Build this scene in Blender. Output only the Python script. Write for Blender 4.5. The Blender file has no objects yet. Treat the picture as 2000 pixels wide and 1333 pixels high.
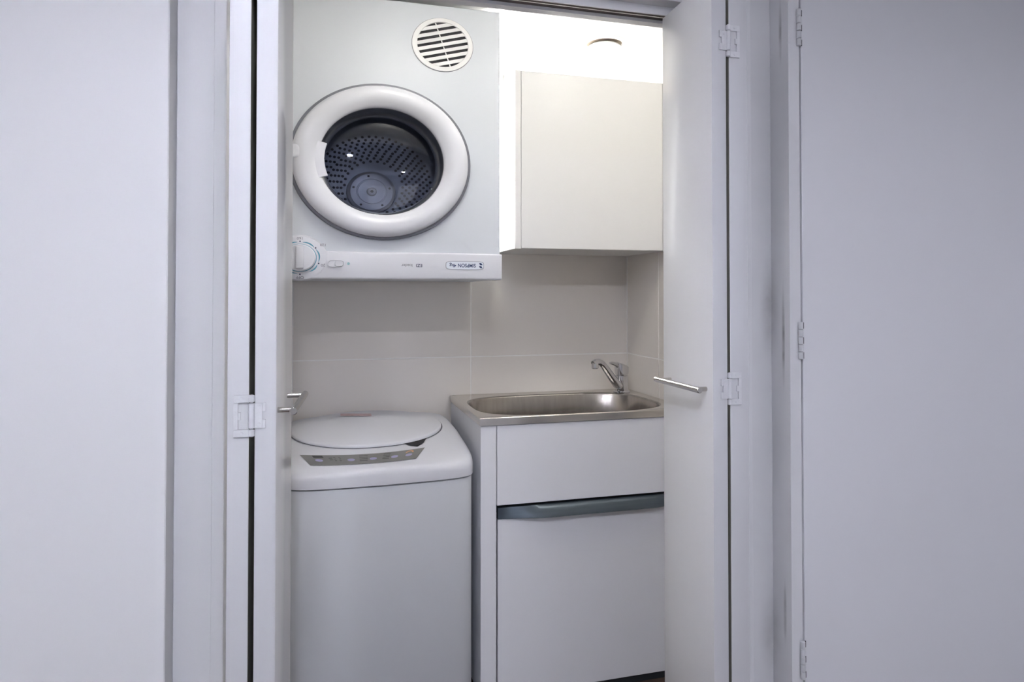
import bpy, bmesh, math
from mathutils import Vector, Matrix

# ------------------------------------------------------------------ camera, world, exposure
SC = bpy.context.scene
COL = SC.collection
EYE = 1.31                                   # eye height above the floor
YAW = math.atan2(1000 - 632, 4000 / 3)
PITCH = math.radians(0.9)
cam_data = bpy.data.cameras.new('camera')
cam_data.sensor_width = 36.0
cam_data.lens = 24.0
cam_data.shift_y = ((578 - 4000 / 3 * math.tan(PITCH)) - 666.5) / 2000
cam_data.clip_start = 0.02
cam = bpy.data.objects.new('camera', cam_data)
COL.objects.link(cam)
cam.location = (0, 0, EYE)
cam.rotation_euler = (math.pi / 2 + PITCH, 0, -YAW)
SC.camera = cam

world = bpy.data.worlds.new('world')
SC.world = world
world.use_nodes = True
world.node_tree.nodes['Background'].inputs[0].default_value = (0.75, 0.83, 1.0, 1)
world.node_tree.nodes['Background'].inputs[1].default_value = 0.3

SC.view_settings.view_transform = 'Standard'
SC.view_settings.look = 'None'
SC.view_settings.gamma = 1
SC.view_settings.use_curve_mapping = False
SC.view_settings.exposure = 0.35
SC.cycles.diffuse_bounces = 4
SC.cycles.glossy_bounces = 3
SC.cycles.transmission_bounces = 4
SC.cycles.max_bounces = 8
SC.cycles.adaptive_threshold = 0.02
SC.cycles.use_light_tree = False
SC.cycles.use_denoising = True

CUPBOARD_STRENGTH = 58.0
BATTEN_STRENGTH = 62.0
FILL_WINDOW_STRENGTH = 1.8
SLOT_STRENGTH = 380.0
DOWNLIGHT_STRENGTH = 1000.0
HALL_COLOR = (0.85, 0.865, 1.0)
CUPBOARD_COLOR = (1.0, 0.97, 0.91)

# ------------------------------------------------------------------ materials
MATS = {}


def mat(name, color, rough=0.5, metal=0.0, noise=0.03, scale=6.0, bump=0.0, bump_scale=60.0,
        coat=0.0, spec=0.5, stretch=None, rough_noise=0.0):
    m = bpy.data.materials.new(name)
    m.use_nodes = True
    nt = m.node_tree
    b = nt.nodes['Principled BSDF']
    b.inputs['Roughness'].default_value = rough
    b.inputs['Metallic'].default_value = metal
    b.inputs['Specular IOR Level'].default_value = spec
    if coat:
        b.inputs['Coat Weight'].default_value = coat
        b.inputs['Coat Roughness'].default_value = 0.05
    tc = nt.nodes.new('ShaderNodeTexCoord')
    mp = nt.nodes.new('ShaderNodeMapping')
    if stretch:
        mp.inputs['Scale'].default_value = stretch
    nt.links.new(tc.outputs['Object'], mp.inputs['Vector'])
    n = nt.nodes.new('ShaderNodeTexNoise')
    n.inputs['Scale'].default_value = scale
    n.inputs['Detail'].default_value = 3
    nt.links.new(mp.outputs['Vector'], n.inputs['Vector'])
    r = nt.nodes.new('ShaderNodeValToRGB')
    lo = [max(0, c * (1 - noise)) for c in color]
    hi = [min(1, c * (1 + noise)) for c in color]
    r.color_ramp.elements[0].position = 0.3
    r.color_ramp.elements[1].position = 0.7
    r.color_ramp.elements[0].color = (*lo, 1)
    r.color_ramp.elements[1].color = (*hi, 1)
    nt.links.new(n.outputs['Fac'], r.inputs['Fac'])
    nt.links.new(r.outputs['Color'], b.inputs['Base Color'])
    if rough_noise:
        mr = nt.nodes.new('ShaderNodeMapRange')
        mr.inputs['To Min'].default_value = max(0.02, rough - rough_noise)
        mr.inputs['To Max'].default_value = rough + rough_noise
        nt.links.new(n.outputs['Fac'], mr.inputs['Value'])
        nt.links.new(mr.outputs['Result'], b.inputs['Roughness'])
    if bump:
        n2 = nt.nodes.new('ShaderNodeTexNoise')
        n2.inputs['Scale'].default_value = bump_scale
        n2.inputs['Detail'].default_value = 2
        nt.links.new(mp.outputs['Vector'], n2.inputs['Vector'])
        bp = nt.nodes.new('ShaderNodeBump')
        bp.inputs['Strength'].default_value = bump
        bp.inputs['Distance'].default_value = 0.002
        nt.links.new(n2.outputs['Fac'], bp.inputs['Height'])
        nt.links.new(bp.outputs['Normal'], b.inputs['Normal'])
    MATS[name] = m
    return m


def emit(name, color, strength):
    m = bpy.data.materials.new(name)
    m.use_nodes = True
    nt = m.node_tree
    nt.nodes.remove(nt.nodes['Principled BSDF'])
    e = nt.nodes.new('ShaderNodeEmission')
    e.inputs['Color'].default_value = (*color, 1)
    e.inputs['Strength'].default_value = strength
    nt.links.new(e.outputs[0], nt.nodes['Material Output'].inputs['Surface'])
    MATS[name] = m
    return m


def stained(name, color, rough, spots):
    """paint with scuff marks: spots are (x, y, z, sx, sy, sz, strength) in world metres"""
    m = mat(name, color, rough, bump=0.05, bump_scale=40)
    nt = m.node_tree
    b = nt.nodes['Principled BSDF']
    src = b.inputs['Base Color'].links[0].from_socket
    geo = nt.nodes.new('ShaderNodeNewGeometry')
    ns = nt.nodes.new('ShaderNodeTexNoise')
    ns.inputs['Scale'].default_value = 22
    ns.inputs['Detail'].default_value = 4
    nt.links.new(geo.outputs['Position'], ns.inputs['Vector'])
    for (x, y, z, sx, sy, sz, st) in spots:
        mp = nt.nodes.new('ShaderNodeMapping')
        mp.vector_type = 'TEXTURE'
        mp.inputs['Location'].default_value = (x, y, z)
        mp.inputs['Scale'].default_value = (sx, sy, sz)
        nt.links.new(geo.outputs['Position'], mp.inputs['Vector'])
        ln = nt.nodes.new('ShaderNodeVectorMath')
        ln.operation = 'LENGTH'
        nt.links.new(mp.outputs['Vector'], ln.inputs[0])
        mr = nt.nodes.new('ShaderNodeMapRange')
        mr.interpolation_type = 'SMOOTHSTEP'
        mr.inputs['From Min'].default_value = 1.0
        mr.inputs['From Max'].default_value = 0.0
        mr.inputs['To Max'].default_value = st
        nt.links.new(ln.outputs['Value'], mr.inputs['Value'])
        mu = nt.nodes.new('ShaderNodeMath')
        mu.operation = 'MULTIPLY'
        nt.links.new(mr.outputs['Result'], mu.inputs[0])
        nt.links.new(ns.outputs['Fac'], mu.inputs[1])
        mx = nt.nodes.new('ShaderNodeMix')
        mx.data_type = 'RGBA'
        nt.links.new(mu.outputs[0], mx.inputs['Factor'])
        nt.links.new(src, mx.inputs[6])
        mx.inputs[7].default_value = (0.10, 0.09, 0.09, 1)
        src = mx.outputs[2]
    nt.links.new(src, b.inputs['Base Color'])
    return m


WALL = mat('wall_paint', (0.80, 0.80, 0.81), 0.55, noise=0.012, scale=2, bump=0.04)
CEIL = mat('ceiling_paint', (0.86, 0.86, 0.85), 0.7, noise=0.01)
TRIM = mat('trim_gloss_paint', (0.80, 0.80, 0.82), 0.35, noise=0.015, scale=4, bump=0.05, bump_scale=30)
SCUFF = stained('scuffed_trim_paint', (0.78, 0.78, 0.80), 0.4,
                [(1.10, 1.455, EYE - 0.10, 0.03, 0.008, 0.16, 1.3), (1.10, 1.46, EYE + 0.66, 0.03, 0.008, 0.10, 1.2),
                 (1.10, 1.455, EYE - 0.78, 0.03, 0.008, 0.10, 1.0),
                 (1.09, 1.50, EYE - 0.03, 0.03, 0.04, 0.16, 0.6), (1.09, 1.50, EYE - 0.85, 0.04, 0.04, 0.12, 0.5)])
DOORM = mat('door_gloss_white', (0.88, 0.88, 0.885), 0.15, noise=0.01, scale=3, spec=0.5)
DOORE = mat('door_edge_darkened', (0.60, 0.60, 0.62), 0.5, noise=0.02, scale=5, bump=0.08, bump_scale=25)
HALLDOOR = mat('hall_door_paint', (0.78, 0.78, 0.81), 0.4, noise=0.012, scale=2, bump=0.05, bump_scale=18)
HINGE = mat('painted_hinge', (0.66, 0.66, 0.68), 0.4, noise=0.05, scale=40, bump=0.25, bump_scale=90)
DARK = mat('dark_screw', (0.05, 0.05, 0.055), 0.6)
GAPBACK = mat('door_back_gap_shade', (0.16, 0.155, 0.13), 0.8, noise=0.15, scale=12)  # dark colour painted in as shade for the gap between folded leaves
TILE = mat('cream_wall_tile', (0.83, 0.79, 0.745), 0.33, noise=0.012, scale=2.2)
GROUT = mat('pale_grout', (0.96, 0.95, 0.93), 0.85, noise=0.02, scale=30)
ENAMEL = mat('white_enamel', (0.74, 0.765, 0.80), 0.42, noise=0.008, scale=2, spec=0.3)
DRYERM = mat('dryer_enamel', (0.64, 0.67, 0.715), 0.42, noise=0.008, scale=2, spec=0.3)
PLASTIC = mat('white_plastic', (0.70, 0.71, 0.755), 0.3, noise=0.01, scale=3)
PLASTIC2 = mat('vent_plastic', (0.82, 0.82, 0.82), 0.4, noise=0.01)
GASKET = mat('grey_gasket', (0.13, 0.135, 0.16), 0.5, noise=0.05)
RIM = mat('dark_inner_rim', (0.045, 0.05, 0.065), 0.3, noise=0.05)
DRUM = mat('galvanised_drum', (0.20, 0.215, 0.26), 0.38, metal=0.55, noise=0.15, scale=9)
HUB = mat('hub_metal', (0.42, 0.43, 0.48), 0.35, metal=0.5, noise=0.06, scale=12)
HOLE = mat('hole_black', (0.012, 0.012, 0.016), 0.8)
LAM = mat('white_laminate', (0.82, 0.83, 0.87), 0.4, noise=0.008, scale=2)
CABW = mat('white_cabinet_gloss', (0.79, 0.785, 0.775), 0.36, noise=0.006, scale=2, spec=0.3)
ALU = mat('anodised_grip', (0.085, 0.105, 0.125), 0.32, metal=0.75, noise=0.08, scale=5, stretch=(1, 8, 20))
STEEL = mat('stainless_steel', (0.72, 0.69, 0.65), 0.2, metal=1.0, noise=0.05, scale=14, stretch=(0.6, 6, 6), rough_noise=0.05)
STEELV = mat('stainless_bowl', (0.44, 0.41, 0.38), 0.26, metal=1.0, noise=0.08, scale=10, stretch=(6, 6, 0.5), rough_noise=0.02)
CHROME = mat('chrome', (0.72, 0.72, 0.74), 0.06, metal=1.0, noise=0.02)
NICKEL = mat('brushed_nickel', (0.62, 0.60, 0.57), 0.25, metal=1.0, noise=0.05, scale=60)
TRACKM = mat('brown_track_channel', (0.10, 0.075, 0.065), 0.45, metal=0.3, noise=0.15, scale=30)
FLOORM = mat('dark_timber_floor', (0.07, 0.045, 0.035), 0.3, noise=0.35, scale=5, stretch=(1, 14, 1))
PANELG = mat('silver_panel', (0.25, 0.25, 0.245), 0.35, metal=0.3, noise=0.03, scale=20)
BTN = mat('lilac_button', (0.42, 0.40, 0.62), 0.4, noise=0.05)
ORANGE = mat('orange_print', (0.75, 0.40, 0.20), 0.5)
INK = mat('dark_ink', (0.04, 0.05, 0.10), 0.5)
INKG = mat('grey_ink', (0.27, 0.27, 0.31), 0.5)
INKP = mat('panel_ink', (0.07, 0.07, 0.07), 0.5)
TEAL = mat('teal_print', (0.07, 0.27, 0.38), 0.5)
TEALD = mat('pale_teal_print', (0.32, 0.55, 0.58), 0.5)
NAVY = mat('navy_print', (0.012, 0.035, 0.12), 0.4)
BADGE = mat('badge_white', (0.72, 0.76, 0.83), 0.3)
RED = mat('faded_red_sticker', (0.70, 0.52, 0.53), 0.5, noise=0.12, scale=60)

glass = bpy.data.materials.new('door_glass')
glass.use_nodes = True
_nt = glass.node_tree
_nt.nodes.remove(_nt.nodes['Principled BSDF'])
_tr = _nt.nodes.new('ShaderNodeBsdfTransparent')
_tr.inputs[0].default_value = (0.66, 0.69, 0.77, 1)
_gl = _nt.nodes.new('ShaderNodeBsdfGlossy')
_gl.inputs['Roughness'].default_value = 0.03
_fr = _nt.nodes.new('ShaderNodeFresnel')
_fr.inputs['IOR'].default_value = 1.5
_mx = _nt.nodes.new('ShaderNodeMixShader')
_nt.links.new(_fr.outputs[0], _mx.inputs[0])
_nt.links.new(_tr.outputs[0], _mx.inputs[1])
_nt.links.new(_gl.outputs[0], _mx.inputs[2])
_nt.links.new(_mx.outputs[0], _nt.nodes['Material Output'].inputs['Surface'])
MATS['door_glass'] = glass

# ------------------------------------------------------------------ helpers
ORIGIN = {}          # object name -> world origin that its mesh data is relative to


def V(x, y, z):
    """world point from x, y and a height measured from the eye"""
    return Vector((x, y, z + EYE))


def thing(name, label, category, loc, group=None, kind=None):
    o = bpy.data.objects.new(name, None)
    o.empty_display_size = 0.1
    COL.objects.link(o)
    o.location = loc
    ORIGIN[o.name] = Vector(loc)
    tag(o, label, category, group, kind)
    return o


def tag(o, label=None, category=None, group=None, kind=None):
    if label:
        o['label'] = label
    if category:
        o['category'] = category
    if group:
        o['group'] = group
    if kind:
        o['kind'] = kind
    return o


def link(name, bm, material, parent=None, smooth=True, angle=35, origin=None):
    """bmesh in world coordinates -> one mesh object"""
    if parent is not None:
        org = ORIGIN[parent.name]
    else:
        org = Vector(origin) if origin is not None else Vector((0, 0, 0))
    bmesh.ops.translate(bm, verts=bm.verts, vec=-org)
    bmesh.ops.recalc_face_normals(bm, faces=bm.faces)
    me = bpy.data.meshes.new(name)
    bm.to_mesh(me)
    bm.free()
    if smooth:
        for p in me.polygons:
            p.use_smooth = True
        me.set_sharp_from_angle(angle=math.radians(angle))
    me.materials.append(material)
    o = bpy.data.objects.new(name, me)
    COL.objects.link(o)
    if parent is not None:
        o.parent = parent
    else:
        o.location = org
    ORIGIN[o.name] = org
    return o


def add_box(bm, p0, p1, bevel=0.0, seg=2):
    p0, p1 = Vector(p0), Vector(p1)
    lo = Vector([min(a, b) for a, b in zip(p0, p1)])
    hi = Vector([max(a, b) for a, b in zip(p0, p1)])
    c, s = (lo + hi) / 2, hi - lo
    r = bmesh.ops.create_cube(bm, size=1.0, matrix=Matrix.Translation(c) @ Matrix.Diagonal((*s, 1)))
    if bevel:
        es = list({e for v in r['verts'] for e in v.link_edges})
        bmesh.ops.bevel(bm, geom=es, offset=bevel, segments=seg, profile=0.5, affect='EDGES')
    return bm


def box(name, p0, p1, material, parent=None, bevel=0.0, seg=2, origin=None):
    return link(name, add_box(bmesh.new(), p0, p1, bevel, seg), material, parent, origin=origin)


def add_prism(bm, pts, z0, z1):
    """vertical prism from a plan outline of (x, y); heights from the eye"""
    lo = [bm.verts.new(V(x, y, z0)) for x, y in pts]
    hi = [bm.verts.new(V(x, y, z1)) for x, y in pts]
    n = len(pts)
    bm.faces.new(lo[::-1])
    bm.faces.new(hi)
    for i in range(n):
        bm.faces.new((lo[i], lo[(i + 1) % n], hi[(i + 1) % n], hi[i]))
    return bm


def add_loft(bm, loops, cap0=False, cap1=False, closed=True):
    vs = [[bm.verts.new(p) for p in lp] for lp in loops]
    n = len(loops[0])
    for a, b in zip(vs[:-1], vs[1:]):
        for i in range(n if closed else n - 1):
            j = (i + 1) % n
            bm.faces.new((a[i], a[j], b[j], b[i]))
    if cap0:
        bm.faces.new(vs[0][::-1])
    if cap1:
        bm.faces.new(vs[-1])
    return bm


def fan(bm, loop, centre):
    c = bm.verts.new(centre)
    vs = [bm.verts.new(p) for p in loop]
    for i in range(len(vs)):
        bm.faces.new((vs[i], vs[(i + 1) % len(vs)], c))


def lathe_y(bm, cx, cz, prof, sx=1.0, n=64, cap0=False, cap1=False):
    """surface of revolution about a Y axis; prof = (radius, y)"""
    loops = []
    for r, y in prof:
        loops.append([V(cx + sx * r * math.cos(2 * math.pi * i / n), y, cz + r * math.sin(2 * math.pi * i / n))
                      for i in range(n)])
    return add_loft(bm, loops, cap0, cap1)


def lathe_z(bm, cx, cy, prof, n=32, cap0=False, cap1=False, sx=1.0):
    loops = []
    for r, z in prof:
        loops.append([V(cx + sx * r * math.cos(2 * math.pi * i / n), cy + r * math.sin(2 * math.pi * i / n), z)
                      for i in range(n)])
    return add_loft(bm, loops, cap0, cap1)


def add_tube(bm, pts, rad, n=12, caps=True):
    """round tube through world points; rad a number or one per point"""
    pts = [Vector(p) for p in pts]
    if not isinstance(rad, (list, tuple)):
        rad = [rad] * len(pts)
    loops = []
    ref = None
    for i, p in enumerate(pts):
        d = (pts[min(i + 1, len(pts) - 1)] - pts[max(i - 1, 0)]).normalized()
        if ref is None:
            ref = Vector((0, 0, 1)) if abs(d.z) < 0.9 else Vector((1, 0, 0))
        u = d.cross(ref).normalized()
        w = u.cross(d).normalized()
        ref = w
        loops.append([p + rad[i] * (math.cos(2 * math.pi * k / n) * u + math.sin(2 * math.pi * k / n) * w)
                      for k in range(n)])
    return add_loft(bm, loops, caps, caps)


def superellipse(cx, cy, hx, hy, e, n):
    out = []
    for i in range(n):
        t = 2 * math.pi * i / n
        c, s = math.cos(t), math.sin(t)
        out.append((cx + hx * math.copysign(abs(c) ** (2 / e), c), cy + hy * math.copysign(abs(s) ** (2 / e), s)))
    return out


def text_mesh(body, size, bold=0.018):
    cu = bpy.data.curves.new('print', 'FONT')
    cu.body = body
    cu.size = size
    cu.offset = size * bold
    cu.align_x = 'CENTER'
    cu.align_y = 'CENTER'
    o = bpy.data.objects.new('print', cu)
    COL.objects.link(o)
    dg = bpy.context.evaluated_depsgraph_get()
    me = bpy.data.meshes.new_from_object(o.evaluated_get(dg))
    bm = bmesh.new()
    bm.from_mesh(me)
    bpy.data.objects.remove(o)
    bpy.data.curves.remove(cu)
    bpy.data.meshes.remove(me)
    return bm


# ------------------------------------------------------------------ key planes
YB = 2.66            # back wall of the cupboard
XR = 1.24            # right wall of the cupboard
XL = -0.275          # left wall of the cupboard
YF = 1.43            # face of the hall wall
YJ = 1.50            # face of the recessed door frame
YI = 1.56            # inside face of the front wall
ZF = -EYE            # floor
ZC = 1.005           # ceiling
HX0, HX1, HY0 = -1.05, 2.15, -2.3   # hall

# ------------------------------------------------------------------ setting
def structure(o, label, category):
    return tag(o, label, category, kind='structure')


structure(box('floor', V(HX0 - 0.1, HY0 - 0.1, ZF - 0.05), V(HX1 + 0.1, YB + 0.1, ZF), FLOORM),
          'dark timber floor just showing under the sink cabinet kickboard', 'floor')
structure(box('ceiling', V(HX0 - 0.1, HY0 - 0.1, ZC), V(HX1 + 0.1, YB + 0.1, ZC + 0.06), CEIL),
          'white flat ceiling over the laundry cupboard', 'ceiling')


def tiled_wall(name, p0, p1, label, tiles, axis):
    """grout bed with proud tiles; tiles are (a0, a1, z0, z1) along the wall axis"""
    w = structure(box(name, p0, p1, GROUT), label, 'wall')
    for (a0, a1, z0, z1) in tiles:
        g = 0.0022
        if axis == 'x':
            q0, q1 = V(a0 + g, YB - 0.0010, z0 + g), V(a1 - g, YB + 0.002, z1 - g)
        elif axis == 'r':
            q0, q1 = V(XR - 0.0016, a0 + g, z0 + g), V(XR + 0.002, a1 - g, z1 - g)
        else:
            q0, q1 = V(XL - 0.002, a0 + g, z0 + g), V(XL + 0.0016, a1 - g, z1 - g)
        box('tile', q0, q1, TILE, w, bevel=0.0006, seg=1)
    return w


ROWS = [-0.242 + 0.412 * k for k in range(-3, 4)]
ROWS = [ZF] + [z for z in ROWS if ZF + 0.02 < z < ZC - 0.02] + [ZC]
ZT = list(zip(ROWS[:-1], ROWS[1:]))
COLS = [XL, -0.11, 0.565, XR]
tiled_wall('wall_back', V(XL - 0.1, YB, ZF), V(XR + 0.1, YB + 0.1, ZC), 'cream tiled back wall behind the sink',
           [(a, b, z0, z1) for a, b in zip(COLS[:-1], COLS[1:]) for z0, z1 in ZT], 'x')
RC = [YI, 1.70, 2.375, YB - 0.006]
tiled_wall('wall_right', V(XR, YI, ZF), V(XR + 0.1, YB, ZC), 'cream tiled right side wall beside the tap',
           [(a, b, z0, z1) for a, b in zip(RC[:-1], RC[1:]) for z0, z1 in ZT], 'r')
tiled_wall('wall_left', V(XL - 0.1, YI, ZF), V(XL, YB, ZC), 'cream tiled left side wall beside the washer',
           [(a, b, z0, z1) for a, b in zip(RC[:-1], RC[1:]) for z0, z1 in ZT], 'l')

# front wall of the cupboard: piers, header, recessed frame
XO0, XO1 = -0.192, 0.905          # clear opening between the frame boards
XV0, XV1 = -0.287, 1.10           # reveal corners in the hall wall face
structure(box('wall_front_left', V(HX0, YF, ZF), V(XV0, YI, ZC), WALL, bevel=0.002, seg=1),
          'plain white hall wall left of the folding doors', 'wall')
DOX0, DOX1, DOZ = 1.133, 1.90, 0.86
bm = bmesh.new()
add_prism(bm, [(XV1, YF), (1.131, YF), (1.131, YI), (XV1, YI)], ZF, ZC)
structure(link('wall_front_right', bm, SCUFF), 'scuffed white jamb strip beside the hinged hall door', 'wall')
bm = bmesh.new()
add_box(bm, V(DOX1 + 0.003, YF, ZF), V(HX1, YI, ZC))
add_box(bm, V(1.131, YF, DOZ + 0.003), V(DOX1 + 0.003, YI, ZC))
structure(link('wall_front_far_right', bm, WALL), 'white hall wall around the hinged hall door', 'wall')
structure(box('wall_header', V(XV0, YJ - 0.05, 0.70), V(XO1, YI, ZC), WALL),
          'white header above the folding doors', 'wall')
structure(box('trim_1', V(XV0, YJ, ZF), V(-0.216, YI, 0.70), TRIM, bevel=0.0015, seg=1),
          'flat white frame board on the left of the opening', 'trim')
structure(box('trim_2', V(-0.216, YJ - 0.012, ZF), V(XO0, YI, 0.70), TRIM, bevel=0.0015, seg=1),
          'narrow raised white strip beside the left folding door', 'trim')
structure(box('trim_3', V(1.04, YJ, ZF), V(XV1, YI, ZC), SCUFF, bevel=0.0015, seg=1),
          'scuffed white frame board on the right of the opening', 'trim')
structure(box('trim_4', V(XO1, YJ - 0.004, ZF), V(1.04, YI, ZC), TRIM, bevel=0.0015, seg=1),
          'flat white board just behind the right folding door', 'trim')

# hall shell behind the camera
structure(box('wall_hall_left', V(HX0 - 0.1, HY0, ZF), V(HX0, YF, ZC), WALL), 'white hall wall left of the viewer', 'wall')
structure(box('wall_hall_right', V(HX1, HY0, ZF), V(HX1 + 0.1, YF, ZC), WALL), 'white hall wall right of the viewer', 'wall')
structure(box('wall_hall_back', V(HX0, HY0 - 0.1, ZF), V(HX1, HY0, ZC), WALL), 'white hall wall behind the viewer', 'wall')

# glowing window added as soft fill light, unseen behind the viewer
wn = thing('fill_window', 'added unseen two-pane fill light window behind the viewer', 'window', V(0.9, HY0, -0.95), kind='structure')
WPANE = emit('fill_glow_pane', (0.83, 0.87, 1.0), FILL_WINDOW_STRENGTH)
for x0, x1 in ((0.20, 0.86), (0.94, 1.60)):
    box('pane', V(x0, HY0, -0.90), V(x1, HY0 + 0.008, 0.72), WPANE, wn)
for x0, x1, z0, z1 in ((0.14, 0.20, -0.96, 0.78), (0.86, 0.94, -0.90, 0.72), (1.60, 1.66, -0.96, 0.78), (0.20, 1.60, -0.96, -0.90), (0.20, 1.60, 0.72, 0.78)):
    box('frame_bar', V(x0, HY0, z0), V(x1, HY0 + 0.03, z1), TRIM, wn, bevel=0.003)

# door track under the header
tr = thing('door_track', 'brown slotted door track under the white header', 'track', V(0.36, YJ + 0.01, 0.70))
box('channel', V(XO0, YJ - 0.012, 0.684), V(XO1, YJ + 0.026, 0.6995), TRACKM, tr)
box('front_flange', V(XO0, YJ - 0.016, 0.679), V(XO1, YJ - 0.012, 0.6995), TRIM, tr)
box('back_flange', V(XO0, YJ + 0.026, 0.676), V(XO1, YJ + 0.05, 0.6995), TRIM, tr)
box('slot_rail', V(XO0, YJ + 0.005, 0.6825), V(XO1, YJ + 0.009, 0.684), NICKEL, tr)

# ------------------------------------------------------------------ bifold doors
Z_TOP, Z_BOT = 0.672, ZF + 0.012


def slab(name, near0, near1, far0, far1, parent, back):
    """door leaf: plan corners near left, near right, far right, far left"""
    bm = bmesh.new()
    add_prism(bm, [near0, near1, far1, far0], Z_BOT, Z_TOP)
    bmesh.ops.bevel(bm, geom=list(bm.edges), offset=0.0018, segments=2, profile=0.5, affect='EDGES')
    o = link(name, bm, DOORM, parent)
    o.data.materials.append(DOORE)
    o.data.materials.append(GAPBACK)
    for p in o.data.polygons:                 # edges: same paint, rougher, colour darkened to offset strong lamp light
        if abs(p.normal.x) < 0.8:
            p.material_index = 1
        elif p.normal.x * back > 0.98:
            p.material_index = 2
    return o


def screw(bm, x, y, z, r=0.0026):
    lathe_y(bm, x, z, [(r, y), (r, y - 0.0006), (r * 0.5, y - 0.0009)], n=10, cap1=True)


def bifold_hinge(parent, xk, y, z, side, big_w, small_w):
    """leaf plates on the two door edges and a knuckle in the gap; side -1: big plate on the left"""
    h = 0.034
    t = 0.0028
    s = side
    # big plate: a frame around a window
    bm = bmesh.new()
    x0, x1 = xk + s * 0.003, xk + s * big_w
    add_box(bm, V(x0, y - t, z + h), V(x1, y + 0.0005, z + h - 0.0125), 0.0006, 1)
    add_box(bm, V(x0, y - t, z - h), V(x1, y + 0.0005, z - h + 0.0125), 0.0006, 1)
    add_box(bm, V(x1 - s * 0.007, y - t, z - h + 0.0125), V(x1, y + 0.0005, z + h - 0.0125), 0.0004, 1)
    add_box(bm, V(x1 - s * 0.011, y - t, z - 0.006), V(x1 - s * 0.007, y + 0.0005, z + 0.006), 0.0004, 1)
    hp = link('hinge', bm, HINGE, parent)
    # small plate with a notch in its outer edge
    bm = bmesh.new()
    x0, x1 = xk - s * 0.003, xk - s * small_w
    add_box(bm, V(x0, y - t, z - 0.0205), V(x1 + s * 0.005, y + 0.0005, z + 0.0205), 0.0006, 1)
    add_box(bm, V(x1 + s * 0.005, y - t, z + 0.0205), V(x1, y + 0.0005, z + 0.0065), 0.0004, 1)
    add_box(bm, V(x1 + s * 0.005, y - t, z - 0.0205), V(x1, y + 0.0005, z - 0.0065), 0.0004, 1)
    link('inner_plate', bm, HINGE, hp)
    bm = bmesh.new()
    for a, b in ((h, 0.0215), (0.021, -0.021), (-0.0215, -h)):
        lathe_z(bm, xk, y - 0.002, [(0.002, z + a), (0.0048, z + a - 0.0015), (0.0048, z + b + 0.0015), (0.002, z + b)], n=16, cap0=True, cap1=True)
    link('knuckle', bm, HINGE, hp)
    for (sx, sz) in ((x1 + s * 0.010, 0.014), (x1 + s * 0.010, -0.014), (xk + s * big_w * 0.55, h - 0.006),
                     (xk + s * big_w * 0.55, -h + 0.006)):
        bm = bmesh.new()
        screw(bm, sx, y - t, z + sz)
        link('screw', bm, HINGE, hp)
        

def bar_handle(parent, a, b, na, nb, z, r=0.0062):
    """bar from plan point a to b, posts running to plan points na and nb on the leaf"""
    A, B = V(*a, z), V(*b, z)
    d = (B - A).normalized()
    bm = bmesh.new()
    add_tube(bm, [A - d * 0.0, A + d * 0.001, B - d * 0.001, B], [r - 0.001, r, r, r - 0.001], n=20)
    hd = link('handle', bm, NICKEL, parent)
    for q, n_ in ((A + d * 0.018, na), (B - d * 0.018, nb)):
        bm = bmesh.new()
        add_tube(bm, [q, V(*n_, z)], 0.0048, n=14)
        link('post', bm, NICKEL, hd)


LY0, LY1 = 1.18, 1.48
d1 = thing('door_1', 'left white folding door with bar handle beside the washer', 'door', V(-0.11, 1.33, ZF), kind='structure')
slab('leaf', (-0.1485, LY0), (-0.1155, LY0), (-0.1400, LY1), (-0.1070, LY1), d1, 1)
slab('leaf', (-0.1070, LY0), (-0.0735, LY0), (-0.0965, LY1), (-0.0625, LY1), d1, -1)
for z in (0.536, -0.194):
    bifold_hinge(d1, -0.1112, LY0 - 0.0005, z, -1, 0.0275, 0.0215)
bar_handle(d1, (-0.047, 1.178), (-0.0335, 1.385), (-0.073, 1.200), (-0.066, 1.368), -0.190)

RY0, RY1 = 1.256, 1.488
d2 = thing('door_2', 'right white folding door with bar handle beside the sink', 'door', V(0.82, 1.37, ZF), kind='structure')
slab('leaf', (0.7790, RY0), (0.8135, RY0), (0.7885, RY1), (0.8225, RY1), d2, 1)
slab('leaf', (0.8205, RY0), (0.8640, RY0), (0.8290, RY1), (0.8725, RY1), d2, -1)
for z in (0.536, -0.194):
    bifold_hinge(d2, 0.8170, RY0 - 0.0005, z, 1, 0.0275, 0.0205)
bar_handle(d2, (0.7545, 1.266), (0.7570, 1.467), (0.7800, 1.284), (0.7880, 1.449), -0.197)

# ------------------------------------------------------------------ hinged hall door on the right
d3 = thing('door_3', 'flat white hall door hung on three butt hinges', 'door', V(1.5, YF + 0.02, ZF), kind='structure')
box('panel', V(DOX0 + 0.0015, YF - 0.003, ZF + 0.01), V(DOX1, YF + 0.036, DOZ), HALLDOOR, d3, bevel=0.0012, seg=1)
for z in (0.662, -0.110, -0.886):
    h = 0.046
    bm = bmesh.new()
    seg = 2 * h / 5
    for k in range(5):
        za = z + h - k * seg
        lathe_z(bm, 1.1265, YF - 0.006, [(0.0035, za), (0.0058, za - 0.0012), (0.0058, za - seg + 0.0014), (0.0035, za - seg + 0.0006)],
                n=16, cap0=True, cap1=True)
    hg = link('hinge', bm, HINGE, d3)
    for k in (0, 2, 4):
        za = z + h - k * seg
        box('knuckle_gap', V(1.1318, YF - 0.0042, za - 0.0015), V(1.1368, YF - 0.0028, za - seg + 0.0015), HOLE, hg)

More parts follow.
